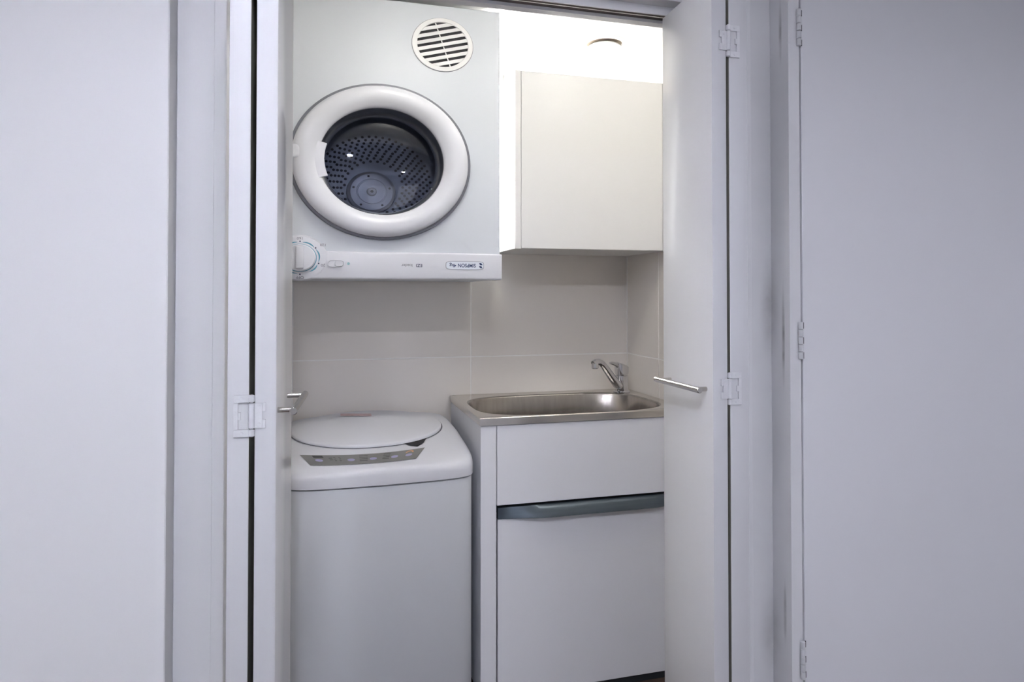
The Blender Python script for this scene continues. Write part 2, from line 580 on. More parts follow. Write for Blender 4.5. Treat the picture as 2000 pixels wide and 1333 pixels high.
# ------------------------------------------------------------------ ceiling light of the cupboard (behind the header) and hall downlights
bt = thing('batten_light', 'slim fluorescent batten lying on top of the overhead cabinet', 'light', V(0.91, 2.51, 0.796), group='cupboard battens')
box('housing', V(0.652, 2.485, 0.7962), V(1.19, 2.535, 0.812), PLASTIC2, bt, bevel=0.003)
bm = bmesh.new()
add_tube(bm, [V(0.662, 2.51, 0.830), V(1.18, 2.51, 0.830)], 0.009, n=12)
link('tube', bm, emit('tube_glow', CUPBOARD_COLOR, BATTEN_STRENGTH), bt)
for x in (0.657, 1.185):
    box('lamp_holder', V(x - 0.005, 2.498, 0.811), V(x + 0.005, 2.522, 0.842), PLASTIC2, bt, bevel=0.002)

bt = thing('batten_light', 'upright fluorescent batten in the slot between dryer and overhead cabinet', 'light', V(0.605, YB, 0.10), group='cupboard battens')
box('housing', V(0.588, YB - 0.034, 0.20), V(0.622, YB - 0.002, 0.93), PLASTIC2, bt, bevel=0.003)
bm = bmesh.new()
add_tube(bm, [V(0.605, YB - 0.052, 0.225), V(0.605, YB - 0.052, 0.905)], 0.009, n=12)
link('tube', bm, emit('slot_tube_glow', CUPBOARD_COLOR, SLOT_STRENGTH), bt)
for z in (0.215, 0.915):
    box('lamp_holder', V(0.593, YB - 0.063, z - 0.008), V(0.617, YB - 0.032, z + 0.008), PLASTIC2, bt, bevel=0.002)

for (x, y, r, k, lab) in ((0.28, 1.66, 0.07, 1.0, 'round white ceiling light behind the header facing the dryer'),
                          (1.02, 1.68, 0.07, 1.1, 'added unseen round ceiling light behind the header brightening the cabinet')):  # second lamp added to brighten cabinet, sink and right wall
    cl = thing('ceiling_light', lab, 'light', V(x, y, ZC), group='round cupboard ceiling lights')
    bm = bmesh.new()
    lathe_z(bm, x, y, [(r + 0.008, ZC), (r + 0.008, ZC - 0.014), (r, ZC - 0.016)], n=40)
    link('base_ring', bm, PLASTIC2, cl)
    bm = bmesh.new()
    lathe_z(bm, x, y, [(r, ZC - 0.014), (r * 0.97, ZC - 0.026), (r * 0.8, ZC - 0.040), (r * 0.4, ZC - 0.048)], n=20, cap1=True)
    link('diffuser', bm, emit('diffuser_glow', CUPBOARD_COLOR, CUPBOARD_STRENGTH * k), cl)

for (x, y, k, lab) in ((-0.055, -0.13, 1.0, 'recessed hall downlight almost above the viewer'),
                       (-0.03, 0.70, 0.18, 'recessed hall downlight just in front of the folding doors'),
                       (-0.78, -0.10, 0.55, 'recessed hall downlight near the left hall wall'),
                       (1.85, 0.10, 0.20, 'recessed hall downlight near the right hall wall'),
                       (0.9, -1.5, 0.4, 'added unseen fill downlight far behind the viewer')):  # rear downlight added to lift the ambient light of the hall
    dl = thing('downlight', lab, 'light', V(x, y, ZC), group='hall downlights')
    bm = bmesh.new()
    lathe_z(bm, x, y, [(0.046, ZC - 0.001), (0.046, ZC - 0.006), (0.060, ZC - 0.004), (0.060, ZC)], n=32)
    link('trim_ring', bm, PLASTIC2, dl)
    bm = bmesh.new()
    lathe_z(bm, x, y, [(0.045, ZC - 0.0005), (0.045, ZC - 0.003)], n=32, cap0=True, cap1=True)
    link('lamp', bm, emit('downlight_glow', HALL_COLOR, DOWNLIGHT_STRENGTH * k), dl)

# ------------------------------------------------------------------ clothes dryer (hung upside down)
DX0, DX1, DY0, DZ0, DZ1 = -0.208, 0.567, 2.20, 0.055, 0.952
CX, CZ = 0.178, 0.425
SX = 1.15
dr = thing('clothes_dryer', 'white front-loading clothes dryer mounted upside down above the washer', 'dryer', V((DX0 + DX1) / 2, 2.43, DZ0))
N = 96
ang = [2 * math.pi * i / N for i in range(N)]


def rect_at(x0, x1, z0, z1, t):
    c, s = math.cos(t) * SX, math.sin(t)
    k = 1e9
    if c > 1e-9: k = min(k, (x1 - CX) / c)
    if c < -1e-9: k = min(k, (x0 - CX) / c)
    if s > 1e-9: k = min(k, (z1 - CZ) / s)
    if s < -1e-9: k = min(k, (z0 - CZ) / s)
    return (CX + c * k, CZ + s * k)


def rect_loop(inset, y):
    x0, x1, z0, z1 = DX0 + inset, DX1 - inset, DZ0 + inset, DZ1 - inset
    pts = [rect_at(x0, x1, z0, z1, t) for t in ang]
    for cx, cz in ((x0, z0), (x0, z1), (x1, z0), (x1, z1)):     # snap the nearest sample onto each corner
        a = math.atan2(cz - CZ, (cx - CX) / SX) % (2 * math.pi)
        i = min(range(N), key=lambda k: min(abs(ang[k] - a), 2 * math.pi - abs(ang[k] - a)))
        pts[i] = (cx, cz)
    return [V(x, y, z) for x, z in pts]


hole = lambda r, y: [V(CX + SX * r * math.cos(t), y, CZ + r * math.sin(t)) for t in ang]
bm = bmesh.new()
add_loft(bm, [hole(0.222, DY0 + 0.055), hole(0.222, DY0), rect_loop(0.010, DY0), rect_loop(0.004, DY0 + 0.002),
              rect_loop(0.001, DY0 + 0.006), rect_loop(0.0, DY0 + 0.012), rect_loop(0.0, YB - 0.012)], cap1=True)
link('body', bm, DRYERM, dr, angle=25)
# control fascia along the lower edge, with a round swell behind the dial
KX, KZ = -0.070, 0.116
bm = bmesh.new()
add_box(bm, V(DX0 - 0.002, DY0 - 0.014, DZ0 - 0.003), V(DX1 + 0.003, DY0 + 0.06, 0.138), 0.006, 3)
fas = link('control_fascia', bm, PLASTIC, dr)
bm = bmesh.new()
lathe_y(bm, KX, KZ, [(0.071, DY0 + 0.001), (0.071, DY0 - 0.008), (0.067, DY0 - 0.0145), (0.060, DY0 - 0.0165)], sx=SX, cap1=True)
link('dial_surround', bm, PLASTIC, dr)
yf = DY0 - 0.0168
bm = bmesh.new()
lathe_y(bm, KX, KZ, [(0.041, yf + 0.002), (0.041, yf - 0.016), (0.038, yf - 0.019), (0.03, yf - 0.0195)], sx=SX, cap1=True)
add_box(bm, V(KX - 0.012, yf - 0.028, KZ - 0.034), V(KX + 0.012, yf - 0.018, KZ + 0.034), 0.004, 3)
dial = link('dial', bm, PLASTIC, dr)


def ring_arc(bm, r0, r1, a0, a1, y, cx, cz, n=24):
    vi, vo = [], []
    for k in range(n + 1):
        t = math.radians(a0 + (a1 - a0) * k / n)
        w = math.sin(math.pi * k / n) if r1 < 0 else 1
        ro = r0 + (abs(r1) - r0) * (0.25 + 0.75 * w)
        vi.append(bm.verts.new(V(cx + SX * r0 * math.cos(t), y, cz + r0 * math.sin(t))))
        vo.append(bm.verts.new(V(cx + SX * ro * math.cos(t), y, cz + ro * math.sin(t))))
    for k in range(n):
        bm.faces.new((vi[k], vi[k + 1], vo[k + 1], vo[k]))


bm = bmesh.new()
ring_arc(bm, 0.0405, 0.0430, 0, 360, yf - 0.0003, KX, KZ, 64)
for a0, a1 in ((-60, -24), (-14, 34), (42, 82), (98, 140), (-170, -98)):
    ring_arc(bm, 0.0480, -0.0520, a0, a1, yf - 0.0003, KX, KZ)
link('dial_print', bm, TEAL, dr)
for a in (-90, -19, 38, 90):
    t = math.radians(a)
    bm = bmesh.new()
    lathe_y(bm, KX + SX * 0.0505 * math.cos(t), KZ + 0.0505 * math.sin(t), [(0.0024, yf), (0.0024, yf - 0.0006)], n=12, cap1=True)
    link('dial_mark', bm, INK, dr)


def print_text(name, body, size, x, y, z, material, parent, flip=True, sx=1.0):
    bm = text_mesh(body, size)
    for v in bm.verts:
        px, pz = v.co.x * sx, v.co.y
        if flip:
            px, pz = -px, -pz
        v.co = V(x + px, y, z + pz)
    return link(name, bm, material, parent, smooth=False)


print_text('dial_number', '160', 0.011, KX, yf - 0.0004, KZ + 0.060, INKG, dr, sx=SX)
print_text('dial_number', '120', 0.011, KX + 0.068, yf - 0.0004, KZ + 0.041, INKG, dr, sx=SX)
print_text('dial_number', '20', 0.011, KX + 0.068, yf - 0.0004, KZ - 0.022, INKG, dr, sx=SX)
print_text('dial_number', 'OFF', 0.012, KX, yf - 0.0004, KZ - 0.060, INKG, dr, sx=SX)

# slide switch with its two dots
yp = DY0 - 0.0143
sw = bmesh.new()
add_loft(sw, [[V(x, yp + 0.001, z) for x, z in superellipse(0.037, 0.100, 0.026, 0.0125, 3, 32)],
              [V(x, yp - 0.0022, z) for x, z in superellipse(0.037, 0.100, 0.026, 0.0125, 3, 32)],
              [V(x, yp - 0.0026, z) for x, z in superellipse(0.037, 0.100, 0.0235, 0.0105, 3, 32)],
              [V(x, yp - 0.0003, z) for x, z in superellipse(0.037, 0.100, 0.0225, 0.0098, 3, 32)]], cap1=True)
swo = link('slide_switch', sw, PLASTIC, dr)
bm = bmesh.new()
add_loft(bm, [[V(x, yp, z) for x, z in superellipse(0.046, 0.100, 0.0125, 0.0092, 3, 32)],
              [V(x, yp - 0.008, z) for x, z in superellipse(0.046, 0.100, 0.0118, 0.0088, 3, 32)]], cap1=True)
link('slider', bm, PLASTIC, swo)
for x, m_ in ((-0.0005, INK), (0.0745, TEALD)):
    bm = bmesh.new()
    lathe_y(bm, x, 0.100, [(0.0042, yp), (0.0042, yp - 0.0006)], n=20, cap1=True)
    link('switch_dot', bm, m_, dr)
# maker's badge and model name, upside down like the machine
BX, BZ = 0.444, 0.0985
bm = bmesh.new()
out = lambda g, y: [V(x, y, z) for x, z in superellipse(BX, BZ, 0.062 + g, 0.0128 + g, 5, 48)]
add_loft(bm, [out(0.0015, yp), out(0.0015, yp - 0.0008)], cap1=True)
bdg = link('badge', bm, INKG, dr)
bm = bmesh.new()
add_loft(bm, [out(0, yp - 0.0006), out(0, yp - 0.0013)], cap1=True)
link('badge_face', bm, BADGE, bdg)
print_text('badge_print', 'SIMPSON', 0.0165, BX + 0.006, yp - 0.0016, BZ + 0.0005, NAVY, bdg, sx=0.90)
print_text('badge_print', '4kg', 0.0155, BX - 0.040, yp - 0.0016, BZ, NAVY, bdg, sx=1.0)
bm = bmesh.new()
for s in (-1, 1):                                   # slanted two-stroke emblem
    pts = [(0.0, 0.0015), (0.0085, 0.0015), (0.0035, 0.0085), (-0.004, 0.0085)]
    lo = [V(BX + 0.0525 + s * (px - 0.002), yp - 0.0013, BZ + s * pz) for px, pz in pts]
    hi = [p + Vector((0, -0.0004, 0)) for p in lo]
    add_loft(bm, [lo, hi], cap1=True)
link('badge_emblem', bm, NAVY, bdg)
print_text('model_print', 'EZI', 0.0135, 0.295, yp - 0.0004, 0.097, INK, dr, sx=1.1)
print_text('model_print', 'loader', 0.0125, 0.256, yp - 0.0004, 0.097, INKG, dr, sx=1.1)

# round air vent with louvres
vx, vz = 0.372, 0.820
rot = math.radians(17)
VR = 0.0885
bm = bmesh.new()
lathe_y(bm, vx, vz, [(VR, DY0 + 0.001), (VR, DY0 - 0.0012), (VR - 0.001, DY0 - 0.0012)], sx=SX, cap1=True)
vent = link('air_vent', bm, INKG, dr)
bm = bmesh.new()
lathe_y(bm, vx, vz, [(VR - 0.0015, DY0 - 0.0005), (VR - 0.0018, DY0 - 0.004), (0.0735, DY0 - 0.006), (0.0725, DY0 - 0.002)], sx=SX)
link('vent_ring', bm, PLASTIC2, vent)
bm = bmesh.new()
lathe_y(bm, vx, vz, [(0.0732, DY0 - 0.0014), (0.0732, DY0 - 0.0018)], sx=SX, cap1=True)
link('vent_opening', bm, HOLE, vent)


def rot_pt(px, pz):
    return vx + SX * (px * math.cos(rot) - pz * math.sin(rot)), vz + px * math.sin(rot) + pz * math.cos(rot)


for k in range(7):
    zc_ = (k - 3) * 0.0198
    bm = bmesh.new()
    zt, zb = zc_ + 0.0058, zc_ - 0.0058
    hw = [math.sqrt(max(0.0, 0.0732 ** 2 - z_ ** 2)) for z_ in (zt, zb)]
    f = [(-hw[0], zt), (hw[0], zt), (hw[1], zb), (-hw[1], zb)]
    front = [V(rot_pt(a, b)[0], DY0 - (0.0035 if i < 2 else 0.0062), rot_pt(a, b)[1]) for i, (a, b) in enumerate(f)]
    back = [V(rot_pt(a, b)[0], DY0 - (0.0018 if i < 2 else 0.0042), rot_pt(a, b)[1]) for i, (a, b) in enumerate(f)]
    add_loft(bm, [back, front], cap0=True, cap1=True)
    link('louvre', bm, PLASTIC2, vent)
bm = bmesh.new()
f = [(-0.0014, -0.073), (0.0014, -0.073), (0.0014, 0.073), (-0.0014, 0.073)]
add_loft(bm, [[V(rot_pt(a, b)[0], DY0 - 0.0018, rot_pt(a, b)[1]) for a, b in f],
              [V(rot_pt(a, b)[0], DY0 - 0.0045, rot_pt(a, b)[1]) for a, b in f]], cap1=True)
link('vent_rib', bm, PLASTIC2, vent)

# porthole door
bm = bmesh.new()
lathe_y(bm, CX, CZ, [(0.20, DY0 + 0.002), (0.2470, DY0 + 0.001), (0.2490, DY0 - 0.004), (0.2470, DY0 - 0.014), (0.230, DY0 - 0.015)], sx=SX, n=96)
pd = link('door_gasket', bm, GASKET, dr)
bm = bmesh.new()
prof = [(0.230, DY0 - 0.010), (0.2375, DY0 - 0.012), (0.2395, DY0 - 0.018), (0.2370, DY0 - 0.027), (0.230, DY0 - 0.033), (0.220, DY0 - 0.037),
        (0.208, DY0 - 0.038), (0.196, DY0 - 0.036), (0.186, DY0 - 0.031), (0.178, DY0 - 0.026), (0.1735, DY0 - 0.022), (0.1705, DY0 - 0.018), (0.170, DY0 - 0.012)]
lathe_y(bm, CX, CZ, prof, sx=SX, n=96)
ring = link('porthole_door', bm, PLASTIC, dr, angle=60)
bm = bmesh.new()
lathe_y(bm, CX, CZ, [(0.1702, DY0 - 0.016), (0.1698, DY0 + 0.005), (0.168, DY0 + 0.025), (0.166, DY0 + 0.042), (0.162, DY0 + 0.050), (0.156, DY0 + 0.052)], sx=SX, n=96)
link('inner_rim', bm, RIM, ring, angle=60)
bm = bmesh.new()
gp = [(0.1615, DY0 + 0.048)] + [(0.159 * math.cos(t), DY0 + 0.050 - 0.012 * math.sin(t)) for t in [math.radians(a) for a in (4, 16, 30, 45, 60, 75, 86)]]
lathe_y(bm, CX, CZ, gp, sx=SX, n=96, cap1=True)
link('window_glass', bm, glass, ring, angle=80)
# finger grip tab on the left of the opening
bm = bmesh.new()
ti, to = [], []
for k in range(17):
    t = math.radians(163 + 37 * k / 16)
    for lst, r_ in ((to, 0.183), (ti, 0.1545)):
        lst.append((CX + SX * r_ * math.cos(t), CZ + r_ * math.sin(t)))
loop = to + ti[::-1]
add_loft(bm, [[V(x, DY0 - 0.012, z) for x, z in loop], [V(x, DY0 - 0.0265, z) for x, z in loop]], cap0=True, cap1=True)
link('finger_grip', bm, PLASTIC, ring)
# latch cover
bm = bmesh.new()
lp = lambda g, y: [V(x, y, z) for x, z in superellipse(-0.099, 0.440, 0.026 - g, 0.0205 - g, 4, 32)]
add_loft(bm, [lp(0, DY0 - 0.030), lp(0, DY0 - 0.0385), lp(0.002, DY0 - 0.0400)], cap1=True)
link('latch_cover', bm, PLASTIC, ring)

# drum with perforations and rear bearing hub
YD = 2.56
bm = bmesh.new()
lathe_y(bm, CX, CZ - 0.02, [(0.195, DY0 + 0.058), (0.222, DY0 + 0.066), (0.224, YD - 0.05), (0.205, YD - 0.01), (0.17, YD), (0.10, YD + 0.004)], sx=SX, n=72, cap1=True)
drum = link('drum', bm, DRUM, dr, angle=60)
HXc, HZc = 0.168, 0.380
bm = bmesh.new()
lathe_y(bm, HXc, HZc, [(0.078, YD + 0.002), (0.076, YD - 0.012), (0.067, YD - 0.016), (0.0665, YD - 0.022), (0.048, YD - 0.024), (0.0465, YD - 0.021),
                       (0.044, YD - 0.021), (0.0425, YD - 0.024), (0.016, YD - 0.026), (0.0135, YD - 0.034), (0.008, YD - 0.036)], sx=SX, n=64, cap1=True)
hub = link('hub', bm, HUB, dr, angle=40)
for a in (100, 15, 165, 235, 305):
    t = math.radians(a)
    bm = bmesh.new()
    lathe_y(bm, HXc + SX * 0.058 * math.cos(t), HZc + 0.058 * math.sin(t), [(0.0042, YD - 0.0215), (0.0036, YD - 0.0245)], sx=SX, n=12, cap1=True)
    link('hub_screw', bm, HOLE, hub)
bm = bmesh.new()
lathe_y(bm, HXc, HZc, [(0.0052, YD - 0.0362), (0.0052, YD - 0.0366)], sx=SX, n=12, cap1=True)
link('hub_screw', bm, HOLE, hub)
bm = bmesh.new()
for ri in range(9):
    r_ = 0.092 + 0.0112 * ri
    nn = int(2 * math.pi * r_ / 0.0215)
    for k in range(nn):
        t = 2 * math.pi * (k + 0.5 * (ri % 2)) / nn
        x, z = CX + SX * r_ * math.cos(t), CZ - 0.02 + r_ * math.sin(t)
        if ((x - HXc) / SX) ** 2 + (z - HZc) ** 2 < 0.083 ** 2:
            continue
        y = YD + 0.004 - 0.004 * (r_ - 0.10) / 0.07 if r_ <= 0.17 else YD - 0.01 * (r_ - 0.17) / 0.035
        lathe_y(bm, x, z, [(0.0048, y - 0.0015), (0.0040, y - 0.0022)], sx=SX, n=8, cap1=True)
tag(link('drum_perforations', bm, HOLE, dr), kind='stuff')

# ------------------------------------------------------------------ wall cabinet
cb = thing('wall_cabinet', 'white glossy overhead cabinet on the wall above the sink', 'cabinet', V(0.94, 2.48, 0.167))
CBY = 2.30
box('carcass', V(0.668, CBY + 0.018, 0.167), V(1.234, YB - 0.006, 0.794), CABW, cb, bevel=0.001, seg=1)
box('side_panel', V(0.645, CBY - 0.001, 0.165), V(0.6675, YB - 0.006, 0.796), CABW, cb, bevel=0.001, seg=1)
box('door', V(0.6685, CBY - 0.002, 0.167), V(1.217, CBY + 0.0165, 0.794), CABW, cb, bevel=0.0012, seg=1)
box('filler_strip', V(1.219, CBY, 0.165), V(1.234, CBY + 0.0175, 0.796), CABW, cb, bevel=0.001, seg=1)

# ------------------------------------------------------------------ ceiling exhaust vent
ev = thing('exhaust_vent', 'round white exhaust vent in the ceiling above the cabinet', 'vent', V(1.071, 2.505, ZC))
ex, ey, er = 1.071, 2.503, 0.086
bm = bmesh.new()
lathe_z(bm, ex, ey, [(er, ZC), (er, ZC - 0.003), (er - 0.006, ZC - 0.007), (er - 0.014, ZC - 0.008), (er - 0.017, ZC - 0.002)], n=64)
link('trim_ring', bm, PLASTIC2, ev)
bm = bmesh.new()
lathe_z(bm, ex, ey, [(er - 0.016, ZC - 0.0005), (er - 0.016, ZC - 0.0012)], n=64, cap1=True)
link('throat', bm, mat('throat_brown', (0.30, 0.25, 0.20), 0.7), ev)
bm = bmesh.new()
lathe_z(bm, ex, ey, [(er - 0.026, ZC - 0.014), (er - 0.021, ZC - 0.018), (er - 0.022, ZC - 0.022), (er - 0.036, ZC - 0.025), (0.01, ZC - 0.026)], n=64, cap0=True, cap1=True)
link('disc', bm, PLASTIC2, ev)

# ------------------------------------------------------------------ tub cabinet under the sink
SY = 2.128
tc = thing('sink_cabinet', 'white laundry sink cabinet with a grey grip rail on its door', 'cabinet', V(0.86, 2.39, ZF))
box('side_panel', V(0.484, SY, -1.283), V(0.5355, 2.652, -0.4155), LAM, tc, bevel=0.0012, seg=1)
box('side_panel', V(1.19, SY + 0.02, -1.283), V(1.232, 2.652, -0.4155), LAM, tc, bevel=0.001, seg=1)
box('back_panel', V(0.5355, 2.64, -1.283), V(1.19, 2.652, -0.70), LAM, tc)
box('base_panel', V(0.5355, SY + 0.025, -1.283), V(1.19, 2.64, -1.265), LAM, tc)
box('front_panel', V(0.5375, SY - 0.001, -0.672), V(1.230, SY + 0.017, -0.4165), LAM, tc, bevel=0.001, seg=1)
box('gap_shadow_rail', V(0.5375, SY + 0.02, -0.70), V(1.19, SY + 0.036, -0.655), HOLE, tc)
door = box('door', V(0.5405, SY - 0.001, -1.281), V(1.228, SY + 0.017, -0.716), LAM, tc, bevel=0.001, seg=1)
# grip rail: flush at its ends, bowing forward in the middle
bm = bmesh.new()
loops = []
nx = 41
for k in range(nx):
    u = k / (nx - 1)
    x = 0.5405 + u * (1.228 - 0.5405)
    e = min(1.0, min(u, 1 - u) / 0.24)
    bow = 0.026 * (3 * e * e - 2 * e ** 3)
    zb = -0.7165
    loops.append([V(x, SY + 0.017, -0.680), V(x, SY - 0.001, -0.680), V(x, SY - 0.001 - bow * 0.35, -0.690), V(x, SY - 0.0015 - bow * 0.8, -0.706),
                  V(x, SY - 0.002 - bow, zb + 0.001), V(x, SY + 0.001 - bow, zb), V(x, SY + 0.017, zb + 0.0005)])
add_loft(bm, loops, cap0=True, cap1=True)
link('grip_rail', bm, ALU, door, angle=50)
box('kickboard', V(0.50, SY + 0.012, ZF), V(1.22, SY + 0.028, -1.2835), ALU, tc)

# ------------------------------------------------------------------ stainless laundry sink
SZ = -0.390
sk = thing('laundry_sink', 'stainless steel laundry sink with one deep rounded bowl', 'sink', V(0.86, 2.39, SZ - 0.026))
SX0, SX1, SY0, SY1 = 0.480, 1.233, 2.122, YB - 0.007
bcx, bcy, bhx, bhy = 0.847, 2.367, 0.341, 0.222
NB = 96


def bowl(inset, z):
    return [V(x, y, z) for x, y in superellipse(bcx, bcy, bhx - inset, bhy - inset, 3.4, NB)]


def flange(inset, z):
    out = []
    x0, x1, y0, y1 = SX0 + inset, SX1 - inset, SY0 + inset, SY1 - inset
    ref = superellipse(bcx, bcy, bhx, bhy, 3.4, NB)
    cand = []
    for (px, py) in ref:
        c, s = px - bcx, py - bcy
        k = 1e9
        if c > 1e-9: k = min(k, (x1 - bcx) / c)
        if c < -1e-9: k = min(k, (x0 - bcx) / c)
        if s > 1e-9: k = min(k, (y1 - bcy) / s)
        if s < -1e-9: k = min(k, (y0 - bcy) / s)
        cand.append([bcx + c * k, bcy + s * k])
    for cx, cy in ((x0, y0), (x0, y1), (x1, y0), (x1, y1)):
        i = min(range(NB), key=lambda q: (cand[q][0] - cx) ** 2 + (cand[q][1] - cy) ** 2)
        cand[i] = [cx, cy]
    return [V(x, y, z) for x, y in cand]


bm = bmesh.new()
add_loft(bm, [bowl(-0.004, SZ - 0.0015), flange(0.010, SZ - 0.0015), flange(0.006, SZ), flange(0.002, SZ), flange(0.0, SZ - 0.002), flange(0.0, SZ - 0.0245), flange(0.004, SZ - 0.0245)])
link('rim', bm, STEEL, sk, angle=30)
bm = bmesh.new()
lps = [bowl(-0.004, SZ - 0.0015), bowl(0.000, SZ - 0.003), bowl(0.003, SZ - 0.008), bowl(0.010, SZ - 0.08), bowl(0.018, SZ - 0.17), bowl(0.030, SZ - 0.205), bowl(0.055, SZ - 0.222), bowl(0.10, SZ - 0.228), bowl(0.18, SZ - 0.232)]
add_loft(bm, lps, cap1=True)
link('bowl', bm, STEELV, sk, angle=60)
bm = bmesh.new()
lathe_z(bm, 0.86, 2.40, [(0.036, SZ - 0.231), (0.036, SZ - 0.2285), (0.026, SZ - 0.2285), (0.02, SZ - 0.2305)], n=32, cap1=True)
link('drain', bm, CHROME, sk)

# ------------------------------------------------------------------ mixer tap
TX, TY = 1.166, 2.555
tp = thing('mixer_tap', 'chrome mixer tap standing at the back corner of the sink', 'tap', V(TX, TY, SZ - 0.0015))
bm = bmesh.new()
lathe_z(bm, TX, TY, [(0.034, SZ - 0.0012), (0.034, SZ + 0.002), (0.030, SZ + 0.006), (0.024, SZ + 0.007)], n=40, cap0=True, cap1=True)
link('base_flange', bm, CHROME, tp)
bm = bmesh.new()
lathe_z(bm, TX, TY, [(0.0265, SZ + 0.006), (0.0265, SZ + 0.02), (0.0265, SZ + 0.066), (0.0245, SZ + 0.0675), (0.0255, SZ + 0.069), (0.0255, SZ + 0.074)], n=40, cap0=True, cap1=True)
body = link('body', bm, CHROME, tp)
# spout: starts low on the left of the body and rises towards the bowl
bm = bmesh.new()
sp = [V(TX - 0.004, TY - 0.006, SZ + 0.020), V(TX - 0.030, TY - 0.018, SZ + 0.036), V(TX - 0.060, TY - 0.032, SZ + 0.068), V(TX - 0.090, TY - 0.047, SZ + 0.102),
      V(TX - 0.108, TY - 0.056, SZ + 0.121), V(TX - 0.125, TY - 0.064, SZ + 0.1305), V(TX - 0.145, TY - 0.074, SZ + 0.131), V(TX - 0.157, TY - 0.080, SZ + 0.128)]
add_tube(bm, sp, [0.016, 0.0175, 0.016, 0.0145, 0.0135, 0.0125, 0.0125, 0.009], n=20)
spo = link('spout', bm, CHROME, tp, angle=60)
bm = bmesh.new()
lathe_z(bm, TX - 0.146, TY - 0.0745, [(0.0125, SZ + 0.130), (0.0135, SZ + 0.124), (0.0135, SZ + 0.108), (0.0115, SZ + 0.106)], n=28, cap0=True, cap1=True)
link('aerator', bm, CHROME, spo)
# lever cap: sloping block with a short nib to the left
bm = bmesh.new()
def tilt(loop):
    out = []
    for x, y, z in loop:
        out.append(V(x, y, z - 0.34 * (x - TX) * max(0, (z - SZ - 0.078)) / 0.034))
    return out
add_loft(bm, [tilt([(x, y, SZ + 0.0745) for x, y in superellipse(TX, TY, 0.0270, 0.0270, 2.2, 36)]),
              tilt([(x, y, SZ + 0.090) for x, y in superellipse(TX, TY, 0.0275, 0.0275, 2.4, 36)]),
              tilt([(x, y, SZ + 0.110) for x, y in superellipse(TX, TY, 0.0270, 0.0270, 2.6, 36)]),
              tilt([(x, y, SZ + 0.114) for x, y in superellipse(TX, TY, 0.0215, 0.0215, 2.6, 36)])], cap0=True, cap1=True)
lev = link('lever_cap', bm, CHROME, tp, angle=50)
bm = bmesh.new()
add_tube(bm, [V(TX - 0.016, TY - 0.008, SZ + 0.106), V(TX - 0.034, TY - 0.016, SZ + 0.114), V(TX - 0.052, TY - 0.024, SZ + 0.120), V(TX - 0.064, TY - 0.029, SZ + 0.121)], [0.011, 0.008, 0.0062, 0.004], n=16)
link('lever', bm, CHROME, lev, angle=60)

# ------------------------------------------------------------------ top loading washing machine
WCX, WCY, WHX, WHY = 0.166, 2.352, 0.292, 0.278
wm = thing('washing_machine', 'white top-loading washing machine left of the sink cabinet', 'washer', V(WCX, WCY, ZF))


def wtop(x, y):
    v = (y - (WCY - WHY)) / (2 * WHY)
    u = (x - WCX) / WHX
    return -0.507 + 0.070 * (1 - (1 - min(1, max(0, v))) ** 2.4) - 0.016 * u * u


def wplan(inset, n=96):
    pts = []
    for x, y in superellipse(WCX, WCY, WHX - inset, WHY - inset, 9, n):
        if y < WCY:
            w = 1 - ((x - WCX) / WHX) ** 2
            y -= 0.020 * w * ((WCY - y) / WHY) ** 3
        pts.append((x, y))
    return pts


# body
bm = bmesh.new()
add_loft(bm, [[V(x, y, ZF + 0.03) for x, y in wplan(0.006)], [V(x, y, ZF + 0.035) for x, y in wplan(0.004)], [V(x, y, -0.566) for x, y in wplan(0.004)],
              [V(x, y, -0.564) for x, y in wplan(0.010)]], cap0=True, cap1=True)
link('body', bm, ENAMEL, wm, angle=30)
for sx_ in (-1, 1):
    for sy_ in (-1, 1):
        bm = bmesh.new()
        lathe_z(bm, WCX + sx_ * 0.24, WCY + sy_ * 0.22, [(0.022, ZF), (0.022, ZF + 0.012), (0.014, ZF + 0.016), (0.014, ZF + 0.032)], n=16, cap0=True, cap1=True)
        link('foot', bm, GASKET, wm)
# top cover
bm = bmesh.new()
lps = [[V(x, y, -0.562) for x, y in wplan(0.004)], [V(x, y, -0.5605) for x, y in wplan(0.0)]]
for ins, dz in ((0.0, -0.022), (0.002, -0.012), (0.007, -0.005), (0.016, -0.001), (0.03, 0.0), (0.08, 0.0), (0.14, 0.0), (0.20, 0.0), (0.25, 0.0)):
    lps.append([V(x, y, wtop(x, y) + dz) for x, y in wplan(ins)])
add_loft(bm, lps, cap1=True)
link('top_cover', bm, PLASTIC, wm, angle=50)
# lid
LCX, LCY, LHX, LHY = 0.150, 2.415, 0.254, 0.225


def lid_loop(inset, dz):
    pts = []
    for x, y in superellipse(LCX, LCY, LHX - inset, LHY - inset, 2.1, 96):
        if y > LCY:
            y = LCY + (y - LCY) * 0.82
        pts.append(V(x, y, wtop(x, y) + dz))
    return pts


bm = bmesh.new()
add_loft(bm, [lid_loop(-0.004, 0.0002), lid_loop(-0.004, 0.0012), lid_loop(0.003, 0.0012)])  # dark ring painted in for the shaded gap around the lid
link('lid_gap_shade', bm, GASKET, wm)
bm = bmesh.new()
add_loft(bm, [lid_loop(0.0, 0.001), lid_loop(0.0, 0.006), lid_loop(0.002, 0.0085), lid_loop(0.008, 0.010), lid_loop(0.03, 0.012), lid_loop(0.08, 0.0145), lid_loop(0.15, 0.016), lid_loop(0.20, 0.017)], cap1=True)
lid = link('lid', bm, PLASTIC, wm, angle=50)
# warning sticker near the back of the lid
bm = bmesh.new()
q = [(0.064, 2.487), (0.168, 2.452), (0.170, 2.489), (0.066, 2.525)]
bm.faces.new([bm.verts.new(V(x, y, wtop(x, y) + 0.0188)) for x, y in q])
link('warning_sticker', bm, RED, lid)
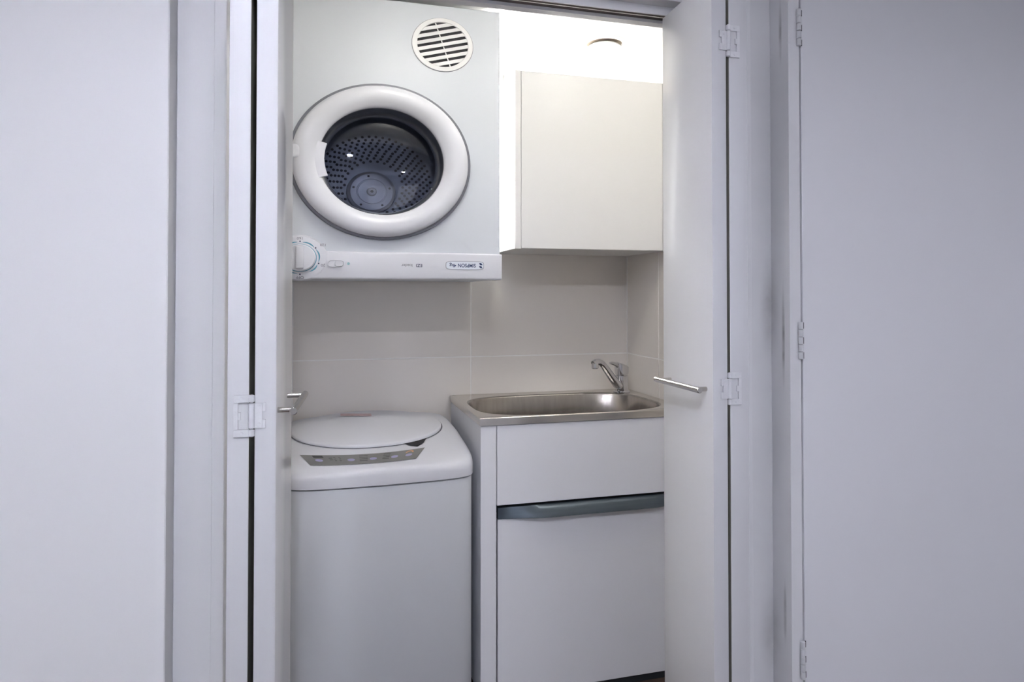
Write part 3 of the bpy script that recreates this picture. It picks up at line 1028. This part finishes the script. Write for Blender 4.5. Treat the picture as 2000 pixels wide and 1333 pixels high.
# finger recess in front of the lid
bm = bmesh.new()
q = [(0.240, 2.206), (0.258, 2.190), (0.284, 2.178), (0.308, 2.206), (0.328, 2.250), (0.300, 2.232), (0.27, 2.219)]
bm.faces.new([bm.verts.new(V(x, y, wtop(x, y) + 0.0016)) for x, y in q])
link('finger_recess', bm, HOLE, wm)


# control panel, curved strip on the front deck
def panel_pt(u, v, lift):
    """u along the strip 0..1, v from front 0 to back 1"""
    xb, xf = -0.074 + u * 0.381, -0.044 + u * 0.312
    x = xf + (xb - xf) * v
    s = 4 * u * (1 - u)
    yb_, yf_ = 2.195 - 0.036 * s - 0.023 * u, 2.117 - 0.020 * s - 0.015 * u
    y = yf_ + (yb_ - yf_) * v
    return V(x, y, wtop(x, y) + lift)


bm = bmesh.new()
nu, nv = 32, 6
grid = [[bm.verts.new(panel_pt(i / nu, j / nv, 0.0014)) for j in range(nv + 1)] for i in range(nu + 1)]
for i in range(nu):
    for j in range(nv):
        bm.faces.new((grid[i][j], grid[i + 1][j], grid[i + 1][j + 1], grid[i][j + 1]))
cp = link('control_panel', bm, PANELG, wm)


def panel_patch(name, u0, u1, v0, v1, material, oval=False, lift=0.0024):
    bm = bmesh.new()
    if oval:
        pts = [panel_pt((u0 + u1) / 2 + (u1 - u0) / 2 * math.cos(t), (v0 + v1) / 2 + (v1 - v0) / 2 * math.sin(t), lift)
               for t in [2 * math.pi * k / 20 for k in range(20)]]
    else:
        pts = [panel_pt(u, v, lift) for u, v in ((u0, v0), ((u0 + u1) / 2, v0), (u1, v0), (u1, v1), ((u0 + u1) / 2, v1), (u0, v1))]
    bm.faces.new([bm.verts.new(p) for p in pts])
    return link(name, bm, material, cp)


for u in (0.115, 0.385, 0.575, 0.765, 0.895):
    panel_patch('button', u - 0.034, u + 0.030, 0.30, 0.56, BTN, True)
panel_patch('display', 0.085, 0.165, 0.66, 0.90, INKP)
bm = bmesh.new()
for k in range(12):
    a0, a1 = math.pi * k / 12, math.pi * (k + 1) / 12
    c = lambda a, r: panel_pt(0.885 + 0.036 * r * math.cos(a), 0.66 + 0.20 * r * math.sin(a), 0.0026)
    bm.faces.new([bm.verts.new(p) for p in (c(a0, 0.6), c(a1, 0.6), c(a1, 1.0), c(a0, 1.0))])
link('start_arc', bm, ORANGE, cp)
bm = bmesh.new()
for (u0, rows, w) in ((0.205, (0.45, 0.62), 0.028), (0.245, (0.36, 0.53, 0.70), 0.016), (0.285, (0.36, 0.53, 0.70), 0.016), (0.455, (0.28, 0.44, 0.60, 0.76), 0.07), (0.655, (0.30, 0.46, 0.62, 0.78), 0.06)):
    for r_ in rows:
        pts = [panel_pt(u, v, 0.0024) for u, v in ((u0, r_), (u0 + w, r_), (u0 + w, r_ + 0.05), (u0, r_ + 0.05))]
        bm.faces.new([bm.verts.new(p) for p in pts])
tag(link('panel_print', bm, INKP, cp), kind='stuff')
wm.rotation_euler = (0, 0, math.radians(2.0))
